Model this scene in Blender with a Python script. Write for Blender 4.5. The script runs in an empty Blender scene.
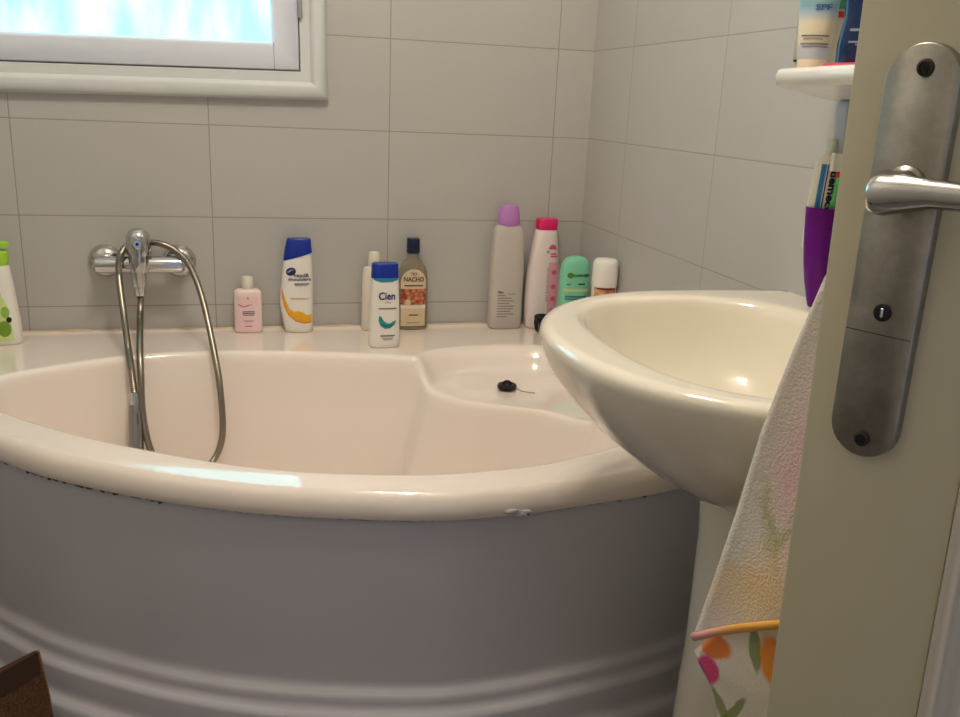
import bpy, bmesh, math, random
from math import pi, sin, cos, radians, sqrt, hypot, atan2
from mathutils import Vector, Matrix
random.seed(7)
C = bpy.context.scene.collection
sc = bpy.context.scene

# ------------------------------------------------------------------ materials
def nt(name):
    m = bpy.data.materials.new(name); m.use_nodes = True
    return m, m.node_tree, m.node_tree.nodes['Principled BSDF']

def lin(c):
    return tuple(((v/255)/12.92 if v/255 <= .04045 else ((v/255+.055)/1.055)**2.4) for v in c)

def col(c):
    c = lin(c); return (c[0], c[1], c[2], 1)

def mat(name, c, rough=.5, metal=0., noise=0., nscale=20, bump=0., bscale=80, coat=0., trans=0., alpha=1., sub=0., ior=1.45):
    m, t, b = nt(name)
    b.inputs['Roughness'].default_value = rough
    b.inputs['Metallic'].default_value = metal
    b.inputs['Coat Weight'].default_value = coat
    b.inputs['Coat Roughness'].default_value = .06
    b.inputs['Transmission Weight'].default_value = trans
    b.inputs['IOR'].default_value = ior
    b.inputs['Subsurface Weight'].default_value = sub
    b.inputs['Subsurface Scale'].default_value = .01
    tc = t.nodes.new('ShaderNodeTexCoord')
    n = t.nodes.new('ShaderNodeTexNoise'); n.inputs['Scale'].default_value = nscale; n.inputs['Detail'].default_value = 4
    t.links.new(tc.outputs['Object'], n.inputs['Vector'])
    mix = t.nodes.new('ShaderNodeMix'); mix.data_type = 'RGBA'; mix.blend_type = 'MIX'
    a = lin(c)
    mix.inputs['A'].default_value = tuple(max(0, v*(1-noise)) for v in a)+(1,)
    mix.inputs['B'].default_value = tuple(min(1, v*(1+noise)) for v in a)+(1,)
    t.links.new(n.outputs['Fac'], mix.inputs['Factor'])
    t.links.new(mix.outputs['Result'], b.inputs['Base Color'])
    if bump:
        n2 = t.nodes.new('ShaderNodeTexNoise'); n2.inputs['Scale'].default_value = bscale; n2.inputs['Detail'].default_value = 3
        t.links.new(tc.outputs['Object'], n2.inputs['Vector'])
        bp = t.nodes.new('ShaderNodeBump'); bp.inputs['Strength'].default_value = bump; bp.inputs['Distance'].default_value = .002
        t.links.new(n2.outputs['Fac'], bp.inputs['Height']); t.links.new(bp.outputs['Normal'], b.inputs['Normal'])
    return m

def math_node(t, op, a, b=None):
    n = t.nodes.new('ShaderNodeMath'); n.operation = op
    for i, v in enumerate((a, b)):
        if v is None: continue
        if isinstance(v, (int, float)): n.inputs[i].default_value = v
        else: t.links.new(v, n.inputs[i])
    return n.outputs[0]

def tile_mat(name, axis, off, w, zoff, h, base, grout, rough=.3, half=.0011, zaxis='Z'):
    m, t, b = nt(name)
    tc = t.nodes.new('ShaderNodeTexCoord'); sx = t.nodes.new('ShaderNodeSeparateXYZ')
    t.links.new(tc.outputs['Object'], sx.inputs[0])
    def edge(sock, o, s):
        v = math_node(t, 'DIVIDE', math_node(t, 'SUBTRACT', sock, o), s)
        f = math_node(t, 'FRACT', v)
        d = math_node(t, 'MINIMUM', f, math_node(t, 'SUBTRACT', 1., f))
        return math_node(t, 'MULTIPLY', d, s), math_node(t, 'FLOOR', v)
    d1, i1 = edge(sx.outputs[axis], off, w)
    d2, i2 = edge(sx.outputs[zaxis], zoff, h)
    d = math_node(t, 'MINIMUM', d1, d2)
    mr = t.nodes.new('ShaderNodeMapRange'); mr.interpolation_type = 'SMOOTHSTEP'
    mr.inputs['From Min'].default_value = half*.6; mr.inputs['From Max'].default_value = half*1.5
    t.links.new(d, mr.inputs['Value'])
    wn = t.nodes.new('ShaderNodeTexWhiteNoise'); wn.noise_dimensions = '2D'
    cb = t.nodes.new('ShaderNodeCombineXYZ'); t.links.new(i1, cb.inputs[0]); t.links.new(i2, cb.inputs[1])
    t.links.new(cb.outputs[0], wn.inputs['Vector'])
    nz = t.nodes.new('ShaderNodeTexNoise'); nz.inputs['Scale'].default_value = 9; nz.inputs['Detail'].default_value = 5
    t.links.new(tc.outputs['Object'], nz.inputs['Vector'])
    f = math_node(t, 'ADD', math_node(t, 'MULTIPLY', wn.outputs['Value'], .5), math_node(t, 'MULTIPLY', nz.outputs['Fac'], .5))
    a = lin(base)
    mx = t.nodes.new('ShaderNodeMix'); mx.data_type = 'RGBA'
    mx.inputs['A'].default_value = tuple(v*.95 for v in a)+(1,); mx.inputs['B'].default_value = tuple(min(1, v*1.05) for v in a)+(1,)
    t.links.new(f, mx.inputs['Factor'])
    m2 = t.nodes.new('ShaderNodeMix'); m2.data_type = 'RGBA'
    m2.inputs['A'].default_value = col(grout)
    t.links.new(mx.outputs['Result'], m2.inputs['B']); t.links.new(mr.outputs['Result'], m2.inputs['Factor'])
    t.links.new(m2.outputs['Result'], b.inputs['Base Color'])
    rr = t.nodes.new('ShaderNodeMapRange'); rr.inputs['To Min'].default_value = .8; rr.inputs['To Max'].default_value = rough
    t.links.new(mr.outputs['Result'], rr.inputs['Value']); t.links.new(rr.outputs['Result'], b.inputs['Roughness'])
    wv = t.nodes.new('ShaderNodeTexNoise'); wv.inputs['Scale'].default_value = 60; wv.inputs['Detail'].default_value = 2
    t.links.new(tc.outputs['Object'], wv.inputs['Vector'])
    hh = math_node(t, 'ADD', mr.outputs['Result'], math_node(t, 'MULTIPLY', wv.outputs['Fac'], .25))
    bp = t.nodes.new('ShaderNodeBump'); bp.inputs['Strength'].default_value = .35; bp.inputs['Distance'].default_value = .001
    t.links.new(hh, bp.inputs['Height']); t.links.new(bp.outputs['Normal'], b.inputs['Normal'])
    return m

TW, TH = .395, .2
M = {}
M['tile_back'] = tile_mat('back_wall_tiles', 'X', -.0894, TW, 1.0148, TH, (185, 183, 179), (155, 147, 134))
M['tile_right'] = tile_mat('right_wall_tiles', 'Y', -.625, TW, 1.0148, TH, (184, 182, 180), (166, 159, 149))
M['tile_left'] = tile_mat('left_wall_tiles', 'Y', -.2, TW, 1.0148, TH, (185, 183, 179), (155, 147, 134))
M['tile_floor'] = tile_mat('floor_tiles', 'X', 0, .3, 0, .3, (112, 104, 98), (80, 74, 68), zaxis='Y', half=.002)
M['plaster'] = mat('white_plaster', (215, 208, 198), .8, noise=.03, bump=.15)
M['acrylic'] = mat('white_acrylic', (244, 231, 221), .11, coat=.9, noise=.01, nscale=4)
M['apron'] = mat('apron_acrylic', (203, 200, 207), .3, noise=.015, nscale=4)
M['ceramic'] = mat('white_ceramic', (237, 229, 213), .08, coat=.6, noise=.01, nscale=4)
M['seal'] = mat('aged_silicone', (212, 190, 158), .5, noise=.2, nscale=30)
M['sealdark'] = mat('torn_sealant', (90, 80, 75), .7, noise=.4, nscale=40, bump=.5, bscale=200)
M['chrome'] = mat('chrome', (205, 205, 205), .12, metal=1., noise=.04, nscale=60)
M['hose'] = mat('hose_metal', (150, 142, 130), .3, metal=1., noise=.1, nscale=300)
M['black'] = mat('black_rubber', (22, 20, 24), .45, noise=.2)
M['grey'] = mat('grey_plastic', (150, 150, 152), .4, noise=.05)
M['white'] = mat('white_plastic', (236, 232, 224), .3, noise=.01)
M['offwhite'] = mat('cream_plastic', (228, 222, 208), .35, noise=.02)
M['winpaint'] = mat('window_paint', (220, 225, 236), .35, noise=.02, bump=.1, bscale=15)
M['casing'] = mat('casing_paint', (208, 211, 210), .35, noise=.03, bump=.1, bscale=15)
M['doorpaint'] = mat('door_paint', (202, 194, 166), .42, noise=.03, nscale=5, bump=.12, bscale=25)
M['doorpink'] = mat('door_panel_paint', (204, 196, 182), .42, noise=.03, nscale=5, bump=.12, bscale=25)
M['mirror'] = mat('mirror_glass', (235, 238, 236), .02, metal=1.)
M['darkseam'] = mat('dark_seam', (60, 55, 50), .8, noise=.2)  # plain dark brown for the sash gap, rail joint and mirror backing

def steel_mat():
    m, t, b = nt('brushed_steel')
    b.inputs['Metallic'].default_value = .9
    tc = t.nodes.new('ShaderNodeTexCoord'); n = t.nodes.new('ShaderNodeTexNoise')
    n.inputs['Scale'].default_value = 28; n.inputs['Detail'].default_value = 8; n.inputs['Roughness'].default_value = .7
    t.links.new(tc.outputs['Object'], n.inputs['Vector'])
    r = t.nodes.new('ShaderNodeValToRGB'); r.color_ramp.elements[0].position = .35; r.color_ramp.elements[1].position = .7
    r.color_ramp.elements[0].color = col((150, 146, 138)); r.color_ramp.elements[1].color = col((180, 177, 170))
    t.links.new(n.outputs['Fac'], r.inputs[0]); t.links.new(r.outputs[0], b.inputs['Base Color'])
    mr = t.nodes.new('ShaderNodeMapRange'); mr.inputs['To Min'].default_value = .24; mr.inputs['To Max'].default_value = .42
    t.links.new(n.outputs['Fac'], mr.inputs['Value']); t.links.new(mr.outputs[0], b.inputs['Roughness'])
    return m
M['steel'] = steel_mat()

def glass_pane():
    m, t, b = nt('frosted_window_glass')
    tc = t.nodes.new('ShaderNodeTexCoord'); mp = t.nodes.new('ShaderNodeMapping')
    mp.inputs['Scale'].default_value = (6, 1, 2.2)
    n = t.nodes.new('ShaderNodeTexNoise'); n.inputs['Scale'].default_value = 2.2; n.inputs['Detail'].default_value = 3
    t.links.new(tc.outputs['Object'], mp.inputs[0]); t.links.new(mp.outputs[0], n.inputs['Vector'])
    r = t.nodes.new('ShaderNodeValToRGB')
    r.color_ramp.elements[0].position = .38; r.color_ramp.elements[0].color = (.17, .78, 1, 1)
    r.color_ramp.elements[1].position = .62; r.color_ramp.elements[1].color = (.325, .86, 1, 1)
    t.links.new(n.outputs['Fac'], r.inputs[0])
    t.links.new(r.outputs[0], b.inputs['Emission Color']); b.inputs['Emission Strength'].default_value = WIN
    b.inputs['Base Color'].default_value = (.12, .2, .22, 1); b.inputs['Roughness'].default_value = .25
    return m
WIN = 2.9
M['pane'] = glass_pane()

# ------------------------------------------------------------------ object helpers
def link(name, bm, m, parent=None, smooth=True, mats=None, angle=40):
    me = bpy.data.meshes.new(name)
    bmesh.ops.recalc_face_normals(bm, faces=bm.faces)
    if smooth:
        for f in bm.faces: f.smooth = True
        ca = radians(angle)
        for e in bm.edges:
            if len(e.link_faces) == 2 and e.calc_face_angle(0) > ca: e.smooth = False
    bm.to_mesh(me); bm.free()
    for x in (mats or [m]): me.materials.append(x)
    o = bpy.data.objects.new(name, me); C.objects.link(o)
    if parent: o.parent = parent
    return o

def thing(name, label, cat, loc=(0, 0, 0), rz=0, group=None):
    o = bpy.data.objects.new(name, None); C.objects.link(o)
    o.empty_display_size = .05
    o.location = loc; o.rotation_euler = (0, 0, rz); o['label'] = label; o['category'] = cat
    if group: o['group'] = group
    return o

def tag(o, label, cat, group=None):
    o['label'] = label; o['category'] = cat
    if group: o['group'] = group
    return o

def struct(o, label=None, cat=None):
    o['kind'] = 'structure'
    if label: o['label'] = label
    if cat: o['category'] = cat
    return o

def box(bm, x0, x1, y0, y1, z0, z1, bev=0., seg=2, mi=0):
    vs = [bm.verts.new((x, y, z)) for x in (x0, x1) for y in (y0, y1) for z in (z0, z1)]
    idx = [(0, 1, 3, 2), (4, 6, 7, 5), (0, 4, 5, 1), (2, 3, 7, 6), (0, 2, 6, 4), (1, 5, 7, 3)]
    fs = [bm.faces.new([vs[i] for i in q]) for q in idx]
    for f in fs: f.material_index = mi
    if bev:
        es = list({e for f in fs for e in f.edges})
        bmesh.ops.bevel(bm, geom=es, offset=bev, segments=seg, affect='EDGES', profile=.5)

def loft(bm, loops, cap0=True, cap1=True, closed=True):
    rows = [[bm.verts.new(p) for p in L] for L in loops]
    n = len(rows[0])
    for a, b in zip(rows, rows[1:]):
        for i in range(n if closed else n-1):
            j = (i+1) % n
            bm.faces.new((a[i], a[j], b[j], b[i]))
    if cap0: bm.faces.new(rows[0][::-1])
    if cap1: bm.faces.new(rows[-1])
    return rows

def catmull(pts, n=8):
    out = []
    P = [Vector(p) for p in pts]
    P = [P[0]*2-P[1]] + P + [P[-1]*2-P[-2]]
    for i in range(1, len(P)-2):
        for k in range(n):
            t = k/n
            a, b, c, d = P[i-1], P[i], P[i+1], P[i+2]
            out.append(.5*((2*b)+(c-a)*t+(2*a-5*b+4*c-d)*t*t+(3*b-a-3*c+d)*t**3))
    out.append(P[-2]); return out

def tube(bm, pts, r, seg=12, caps=True):
    P = [Vector(p) for p in pts]; loops = []
    up = Vector((0.13, .31, 1)).normalized()
    nrm = None
    for i, p in enumerate(P):
        t = (P[min(i+1, len(P)-1)]-P[max(i-1, 0)]).normalized()
        if nrm is None: nrm = (up-t*up.dot(t)).normalized()
        else:
            nrm = (nrm-t*nrm.dot(t)); nrm = nrm.normalized() if nrm.length > 1e-6 else Vector((1, 0, 0))
        bn = t.cross(nrm)
        rr = r[i] if isinstance(r, (list, tuple)) else r
        loops.append([p+rr*(cos(2*pi*k/seg)*nrm+sin(2*pi*k/seg)*bn) for k in range(seg)])
    loft(bm, loops, caps, caps)

def lathe(bm, prof, seg=32, axis='Z', center=(0, 0, 0)):
    c = Vector(center); loops = []
    for r, z in prof:
        L = []
        for k in range(seg):
            a = 2*pi*k/seg
            if axis == 'Z': v = (r*cos(a), r*sin(a), z)
            elif axis == 'Y': v = (r*cos(a), z, r*sin(a))
            else: v = (z, r*cos(a), r*sin(a))
            L.append(c+Vector(v))
        loops.append(L)
    loft(bm, loops)

def sstep(a, b, x):
    if a == b: return float(x > a)
    t = max(0., min(1., (x-a)/(b-a))); return t*t*(3-2*t)

def interp(tab, x):
    if x <= tab[0][0]: return tab[0][1]
    for (a, p), (b, q) in zip(tab, tab[1:]):
        if x <= b: return p+(q-p)*(x-a)/(b-a)
    return tab[-1][1]

# ------------------------------------------------------------------ room shell
LX, CEIL, FRONT, HALL = -1.5, 2.45, -2.3, -3.4
WX0, WX1, WZ0, WZ1 = -1.40, -.678, 1.131, 1.62        # window opening
bm = bmesh.new()
box(bm, LX-.1, WX0, 0, .12, 0, CEIL); box(bm, WX1, .1, 0, .12, 0, CEIL)
box(bm, WX0, WX1, 0, .12, 0, WZ0); box(bm, WX0, WX1, 0, .12, WZ1, CEIL)
struct(link('wall_back', bm, M['tile_back'], smooth=False), 'pale beige tiled wall under the window')
bm = bmesh.new(); box(bm, 0, .1, HALL, 0, 0, CEIL)
struct(link('wall_right', bm, M['tile_right'], smooth=False), 'pale beige tiled wall behind the washbasin')
bm = bmesh.new(); box(bm, LX-.1, LX, HALL, 0, 0, CEIL)
struct(link('wall_left', bm, M['tile_left'], smooth=False), 'tiled wall left of the bathtub')
bm = bmesh.new()
box(bm, LX, -.92, FRONT-.1, FRONT, 0, CEIL); box(bm, -.1, 0, FRONT-.1, FRONT, 0, CEIL); box(bm, -.92, -.1, FRONT-.1, FRONT, 2.05, CEIL)
struct(link('wall_front', bm, M['plaster'], smooth=False), 'wall with the doorway behind the camera')
bm = bmesh.new(); box(bm, LX-.1, .1, HALL-.1, .12, -.1, 0)
struct(link('floor', bm, M['tile_floor'], smooth=False), 'tiled bathroom floor')
bm = bmesh.new(); box(bm, LX-.1, .1, HALL-.1, .12, CEIL, CEIL+.1)
struct(link('ceiling', bm, M['plaster'], smooth=False), 'white ceiling')

# ------------------------------------------------------------------ window
def frame_loft(bm, prof, x0, x1, z0, z1):
    """mitred frame: prof = [(inset outwards from opening, y)] swept round the rectangle"""
    loops = []
    for cx, cz, sx, sz in ((x0, z0, -1, -1), (x1, z0, 1, -1), (x1, z1, 1, 1), (x0, z1, -1, 1)):
        loops.append([(cx+sx*d, y, cz+sz*d) for d, y in prof])
    rows = [[bm.verts.new(p) for p in L] for L in loops]
    n = len(prof)
    for i in range(4):
        a, b = rows[i], rows[(i+1) % 4]
        for k in range(n-1): bm.faces.new((a[k], a[k+1], b[k+1], b[k]))

win = thing('window_1', 'white painted window with frosted pane above the bathtub', 'window', (0, 0, 0))
struct(win)
WA = radians(-.95)
win.rotation_euler = (0, WA, 0)
P_ = Vector((WX1, 0, WZ0)); win.location = P_-Matrix.Rotation(WA, 3, 'Y') @ P_
bm = bmesh.new()
frame_loft(bm, [(-.004, .06), (-.004, -.008), (.017, -.011), (.021, -.018), (.028, -.0245), (.039, -.0255), (.048, -.022), (.054, -.013), (.0555, .004)], WX0, WX1, WZ0, WZ1)
link('window_casing', bm, M['casing'], win, angle=50)
bm = bmesh.new()
frame_loft(bm, [(-.006, .05), (-.006, -.006), (-.009, -.009), (-.052, -.009), (-.058, -.006), (-.064, .004), (-.064, .03)], WX0, WX1, WZ0, WZ1)
link('window_sash', bm, M['winpaint'], win, angle=50)
bm = bmesh.new(); box(bm, WX0+.06, WX1-.06, .012, .018, WZ0+.06, WZ1-.06)
link('window_pane', bm, M['pane'], win, smooth=False)
bm = bmesh.new()
box(bm, WX0, WX1-.004, -.0075, .02, WZ0+.003, WZ0+.0062); box(bm, WX1-.0062, WX1-.003, -.0075, .02, WZ0+.003, WZ1)
link('sash_gap', bm, M['darkseam'], win, smooth=False)
bm = bmesh.new(); box(bm, -.738, -.7372, -.0093, 0, WZ0+.007, WZ0+.062)
link('rail_joint', bm, M['darkseam'], win, smooth=False)
bm = bmesh.new(); lathe(bm, [(0, -.02), (.004, -.02), (.005, -.015), (.005, .025), (.003, .03), (0, .03)], 12, center=(WX1-.002, -.014, 1.265))
link('window_hinge', bm, M['grey'], win)

# ------------------------------------------------------------------ bathtub
DECK = .557
crown = catmull([Vector(p) for p in [(-1.5, -.30), (-1.36, -.45), (-1.207, -.605), (-1.103, -.705), (-.973, -.794), (-.863, -.852), (-.745, -.898), (-.571, -.940), (-.453, -.944), (-.348, -.932), (-.19, -.905), (-.09, -.87), (0, -.825)]], 10)
crown = [Vector((v.x, v.y)) for v in crown]
crown = [Vector((min(max(v.x, LX+.002), -.002), v.y)) for v in crown]
outline = crown + [Vector((-.002, -.002)), Vector((LX+.002, -.002))]
basin_pts = [(-1.285, -.40), (-1.262, -.325), (-1.184, -.272), (-1.1, -.226), (-1.007, -.197), (-.908, -.188), (-.80, -.194), (-.702, -.207), (-.60, -.228), (-.52, -.25), (-.468, -.268), (-.446, -.285), (-.438, -.312), (-.424, -.338), (-.375, -.378), (-.31, -.418), (-.215, -.475), (-.175, -.54), (-.135, -.65), (-.15, -.75), (-.21, -.82), (-.346, -.878), (-.447, -.896), (-.569, -.896), (-.739, -.859), (-.88, -.795), (-1.03, -.697), (-1.112, -.632), (-1.203, -.545), (-1.265, -.475)]
bl = catmull([Vector(p) for p in basin_pts+[basin_pts[0]]], 8)[:-1]
bl = [Vector((v.x, v.y)) for v in bl]
BC = Vector((-.72, -.5))
def ray_poly(poly, c, th):
    d = Vector((cos(th), sin(th))); best = None
    n = len(poly)
    for i in range(n):
        a, b = poly[i]-c, poly[(i+1) % n]-c
        e = b-a; den = d.x*e.y-d.y*e.x
        if abs(den) < 1e-12: continue
        t = (a.x*e.y-a.y*e.x)/den; s = (a.x*d.y-a.y*d.x)/den
        if t > 0 and -1e-6 <= s <= 1+1e-6 and (best is None or t < best): best = t
    return best
seat_poly = [Vector(p) for p in [(-.462, -.285), (-.435, -.245), (-.39, -.222), (-.326, -.209), (-.232, -.208), (-.156, -.228), (-.105, -.29), (-.085, -.38), (-.085, -.48), (-.11, -.58), (-.26, -.66), (-.40, -.55), (-.50, -.40)]]
sp = catmull(seat_poly+[seat_poly[0]], 6)[:-1]; sp = [Vector((v.x, v.y)) for v in sp]
def sdf(poly, p):
    n = len(poly); d = 1e9; ins = False
    for i in range(n):
        a, b = poly[i], poly[(i+1) % n]
        e = b-a; w = p-a
        t = max(0, min(1, w.dot(e)/max(e.dot(e), 1e-12)))
        d = min(d, (w-e*t).length)
        if (a.y > p.y) != (b.y > p.y) and p.x < (b.x-a.x)*(p.y-a.y)/(b.y-a.y)+a.x: ins = not ins
    return d if ins else -d
def top_z(p):
    z = DECK
    s = sdf(sp, p)
    z -= .054*sstep(-.006, .040, s)
    z -= .012*sstep(.02, .12, s)
    dc = min((crown[i]-p).length for i in range(0, len(crown)))
    z -= .0068*(1-min(dc/.05, 1))**1.7
    return z
drop = [(0, 0), (.004, .0008), (.008, .003), (.012, .0075), (.015, .014), (.018, .024), (.021, .038), (.026, .06), (.034, .09), (.047, .14), (.062, .20), (.078, .26), (.094, .315), (.107, .35), (.122, .38), (.14, .402), (.165, .418), (.20, .427), (.26, .431)]
thetas = sorted([2*pi*i/300-pi for i in range(300)]+[atan2(q.y-BC.y, q.x-BC.x) for q in (Vector((0, 0)), Vector((LX, 0)), crown[0], crown[-1])])
bm = bmesh.new(); loops = []
NR = 34
cols = []
for th in thetas:
    d = Vector((cos(th), sin(th)))
    rb = ray_poly(bl, BC, th); ro = ray_poly(outline, BC, th)
    ro = max(ro, rb+.008)
    column = []
    edge = BC+d*rb; ze = top_z(edge)
    # factor between radial step and true distance from the edge
    k = 1.0
    # outward part of the rim
    oc = BC+d*ro
    # nearest crown normal
    onwall = oc.x > -.0022 or oc.y > -.0022 or oc.x < LX+.0022
    if not onwall:
        j = min(range(len(crown)), key=lambda i: (crown[i]-oc).length)
        a, b = crown[max(j-1, 0)], crown[min(j+1, len(crown)-1)]
        tn = (b-a).normalized(); nn = Vector((tn.y, -tn.x))
        if nn.dot(d) < 0: nn = -nn
    else: nn = Vector((0, 0))
    for off, z in [(.012, DECK-.044), (.0140, DECK-.045), (.0155, DECK-.041), (.0158, DECK-.034), (.0146, DECK-.025), (.0115, DECK-.0165), (.0065, DECK-.0105), (.002, DECK-.0075)]:
        q = oc+nn*off
        column.append((max(LX+.002, min(q.x, -.002)), q.y, z if not onwall else DECK))
    for i in range(NR+1):
        t = i/NR
        r = ro+(rb-ro)*t
        p = BC+d*r
        wl = .004*max(0, 1-abs(t-.0)*8) if onwall else 0
        column.append((p.x, p.y, top_z(p)+wl))
    for dd, dz in drop[1:]:
        r = max(rb-dd*1.0, .02)
        p = BC+d*r
        depth = .431*(ze-.126)/.431
        column.append((p.x, p.y, ze-dz*(ze-.126)/.431))
    for t in (.7, .4, .1):
        p = BC+d*(rb-.26)*t
        column.append((p.x, p.y, .126-.008*(1-t)))
    cols.append(column)
rows = [[bm.verts.new(p) for p in c] for c in cols]
for i in range(len(rows)):
    a, b = rows[i], rows[(i+1) % len(rows)]
    for k in range(len(a)-1):
        try: bm.faces.new((a[k], b[k], b[k+1], a[k+1]))
        except ValueError: pass
bm.faces.new([r[-1] for r in rows])
bmesh.ops.remove_doubles(bm, verts=bm.verts, dist=1e-5)
tub = thing('bathtub', 'white curved corner bathtub with moulded seat below the window', 'bathtub', (0, 0, 0))
link('tub_shell', bm, M['acrylic'], tub, angle=80)
# apron
def offset_crown(off):
    out = []
    for j, q in enumerate(crown):
        a, b = crown[max(j-1, 0)], crown[min(j+1, len(crown)-1)]
        tn = (b-a).normalized(); nn = Vector((tn.y, -tn.x))
        if nn.y > 0: nn = -nn
        v = q+nn*off
        out.append(Vector((min(max(v.x, LX+.002), -.002), v.y)))
    return out
prof = [(0, .513), (.008, .513), (.0095, .40), (.0105, .30), (.011, .245), (.0115, .238), (.014, .231), (.019, .226), (.0215, .22), (.0215, .212), (.0225, .205), (.027, .199), (.0325, .195), (.034, .189), (.034, .160), (.035, .150), (.039, .143), (.046, .139), (.049, .133), (.0495, .12), (.0495, .001)]
bm = bmesh.new()
L = [[(v.x, v.y, z) for v in offset_crown(o)] for o, z in prof]
loft(bm, L, False, False, closed=False)
link('apron', bm, M['apron'], tub, angle=60)
# sealant along the wall and torn seam under the rim
bm = bmesh.new()
pts = [(LX+.02+i*(1.46/60), -.0065, DECK+.001+.0015*random.random()) for i in range(61)]
tube(bm, pts, [.0028+.0022*random.random() for _ in pts], 8)
link('wall_sealant', bm, M['seal'], tub)
bm = bmesh.new()
oc = offset_crown(.0095)
seam = catmull([Vector((v.x, v.y, DECK-.0455)) for v in oc if -1.42 < v.x < -.06], 3)
rr = []
for i, v in enumerate(seam):
    big = .0016
    if -1.2 < v.x < -.93: big = .0016+.0035*random.random()**2
    if -.50 < v.x < -.2: big = .0013+.0015*random.random()**3
    rr.append(big); v.z += random.uniform(-.0012, .0012)*(2.4 if big > .002 else 1)
tube(bm, seam, rr, 8)
link('rim_seam', bm, M['sealdark'], tub)
bm = bmesh.new()
for cx in (-.443, -.436, -.429, -.422):
    j = min(range(len(oc)), key=lambda i: abs(oc[i].x-cx))
    c = Vector((cx, oc[j].y-.0055, DECK-.041+random.uniform(-.003, .004)))
    bmesh.ops.create_icosphere(bm, subdivisions=2, radius=.004+.003*random.random(), matrix=Matrix.Translation(c) @ Matrix.Diagonal((1.8, .5, .7, 1)))
for v in bm.verts: v.co += Vector((random.uniform(-1, 1), 0, random.uniform(-1, 1)))*.0008
link('torn_caulk', bm, M['apron'], tub)

# bath plug lying on the seat
px, py = -.268, -.322
pz = top_z(Vector((px, py)))
plug = thing('bath_plug', 'black rubber bath plug lying on the moulded tub seat', 'plug', (px, py, pz+.0025), radians(-20))
bm = bmesh.new(); lathe(bm, [(0, 0), (.017, 0), (.0205, .002), (.0215, .006), (.020, .010), (.015, .011), (.013, .0095), (.006, .0095), (0, .0095)], 32)
link('plug_disc', bm, M['black'], plug)
bm = bmesh.new()
tube(bm, [(-.007, 0, .009), (-.0065, 0, .0135), (-.003, 0, .016), (.003, 0, .016), (.0065, 0, .0135), (.007, 0, .009)], .0034, 10)
link('plug_grip', bm, M['black'], plug)
bm = bmesh.new()
tube(bm, [(.019, -.006, .006), (.032, -.02, .003), (.050, -.026, .003), (.062, -.026, .003)], .0014, 8)
link('plug_pin', bm, M['grey'], plug)

# ------------------------------------------------------------------ bath mixer tap
tap = thing('bath_mixer_tap', 'chrome wall mixer tap above the bathtub deck', 'tap', (-1.031, 0, .722))
for s in (-1, 1):
    bm = bmesh.new()
    lathe(bm, [(0, -.001), (.036, -.001), (.0365, -.004), (.034, -.012), (.027, -.020), (.017, -.024), (.017, -.034)], 32, 'Y', (s*.0765, 0, -.005))
    link('wall_rosette', bm, M['chrome'], tap)
bm = bmesh.new()
lathe(bm, [(0, -.092), (.012, -.092), (.017, -.088), (.0185, -.080), (.0185, .080), (.017, .088), (.012, .092), (0, .092)], 28, 'X', (0, -.062, -.003))
for s in (-1, 1): lathe(bm, [(0, -.02), (.016, -.02), (.016, -.06), (0, -.06)], 20, 'Y', (s*.0765, 0, -.004))
link('mixer_body', bm, M['chrome'], tap)
bm = bmesh.new()
lathe(bm, [(0, -.02), (.021, -.02), (.0235, .0), (.0225, .010), (.0225, .016), (.025, .018), (.0255, .045), (.0245, .056), (.020, .066), (.011, .072), (0, .073)], 32, 'Z', (0, -.066, .003))
hd = link('mixer_head', bm, M['chrome'], tap)
bm = bmesh.new()
tube(bm, [(0, -.080, .044), (.001, -.095, .046), (.003, -.118, .050), (.004, -.124, .051)], [.013, .012, .011, .008], 18)
link('mixer_lever', bm, M['chrome'], tap)
bm = bmesh.new(); lathe(bm, [(0, 0), (.0035, 0), (.0032, -.0012), (0, -.0015)], 16, 'Y', (.004, -.1238, .051))
link('hot_cold_dot', bm, mat('blue_dot', (14, 22, 60), .3), tap)
bm = bmesh.new()
lathe(bm, [(0, -.07), (.0105, -.07), (.0115, -.066), (.0115, -.052), (.015, -.05), (.016, -.03), (.0165, -.01), (0, -.01)], 24, 'Z', (-.003, -.064, 0))
link('shower_outlet', bm, M['chrome'], tap)

shower = thing('hand_shower', 'chrome hand shower hanging on its grey hose inside the bathtub', 'shower', (-1.035, -.25, .44))
O = Vector((-1.035, -.25, .44))
hp = [(-1.034, -.064, .655), (-1.033, -.073, .640), (-1.031, -.115, .616), (-1.025, -.20, .580), (-1.021, -.248, .53), (-1.019, -.275, .455), (-1.006, -.302, .388), (-.98, -.318, .345), (-.935, -.322, .328), (-.892, -.312, .348), (-.866, -.292, .40), (-.867, -.262, .49), (-.880, -.21, .572), (-.902, -.14, .665), (-.927, -.092, .722), (-.955, -.06, .748), (-.986, -.034, .759), (-1.011, -.0265, .762), (-1.036, -.0265, .762), (-1.056, -.045, .758), (-1.068, -.083, .738), (-1.069, -.105, .70), (-1.058, -.155, .63), (-1.047, -.212, .580), (-1.039, -.245, .54), (-1.034, -.262, .49)]
cp = catmull([Vector(p)-O for p in hp], 14)
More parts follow.
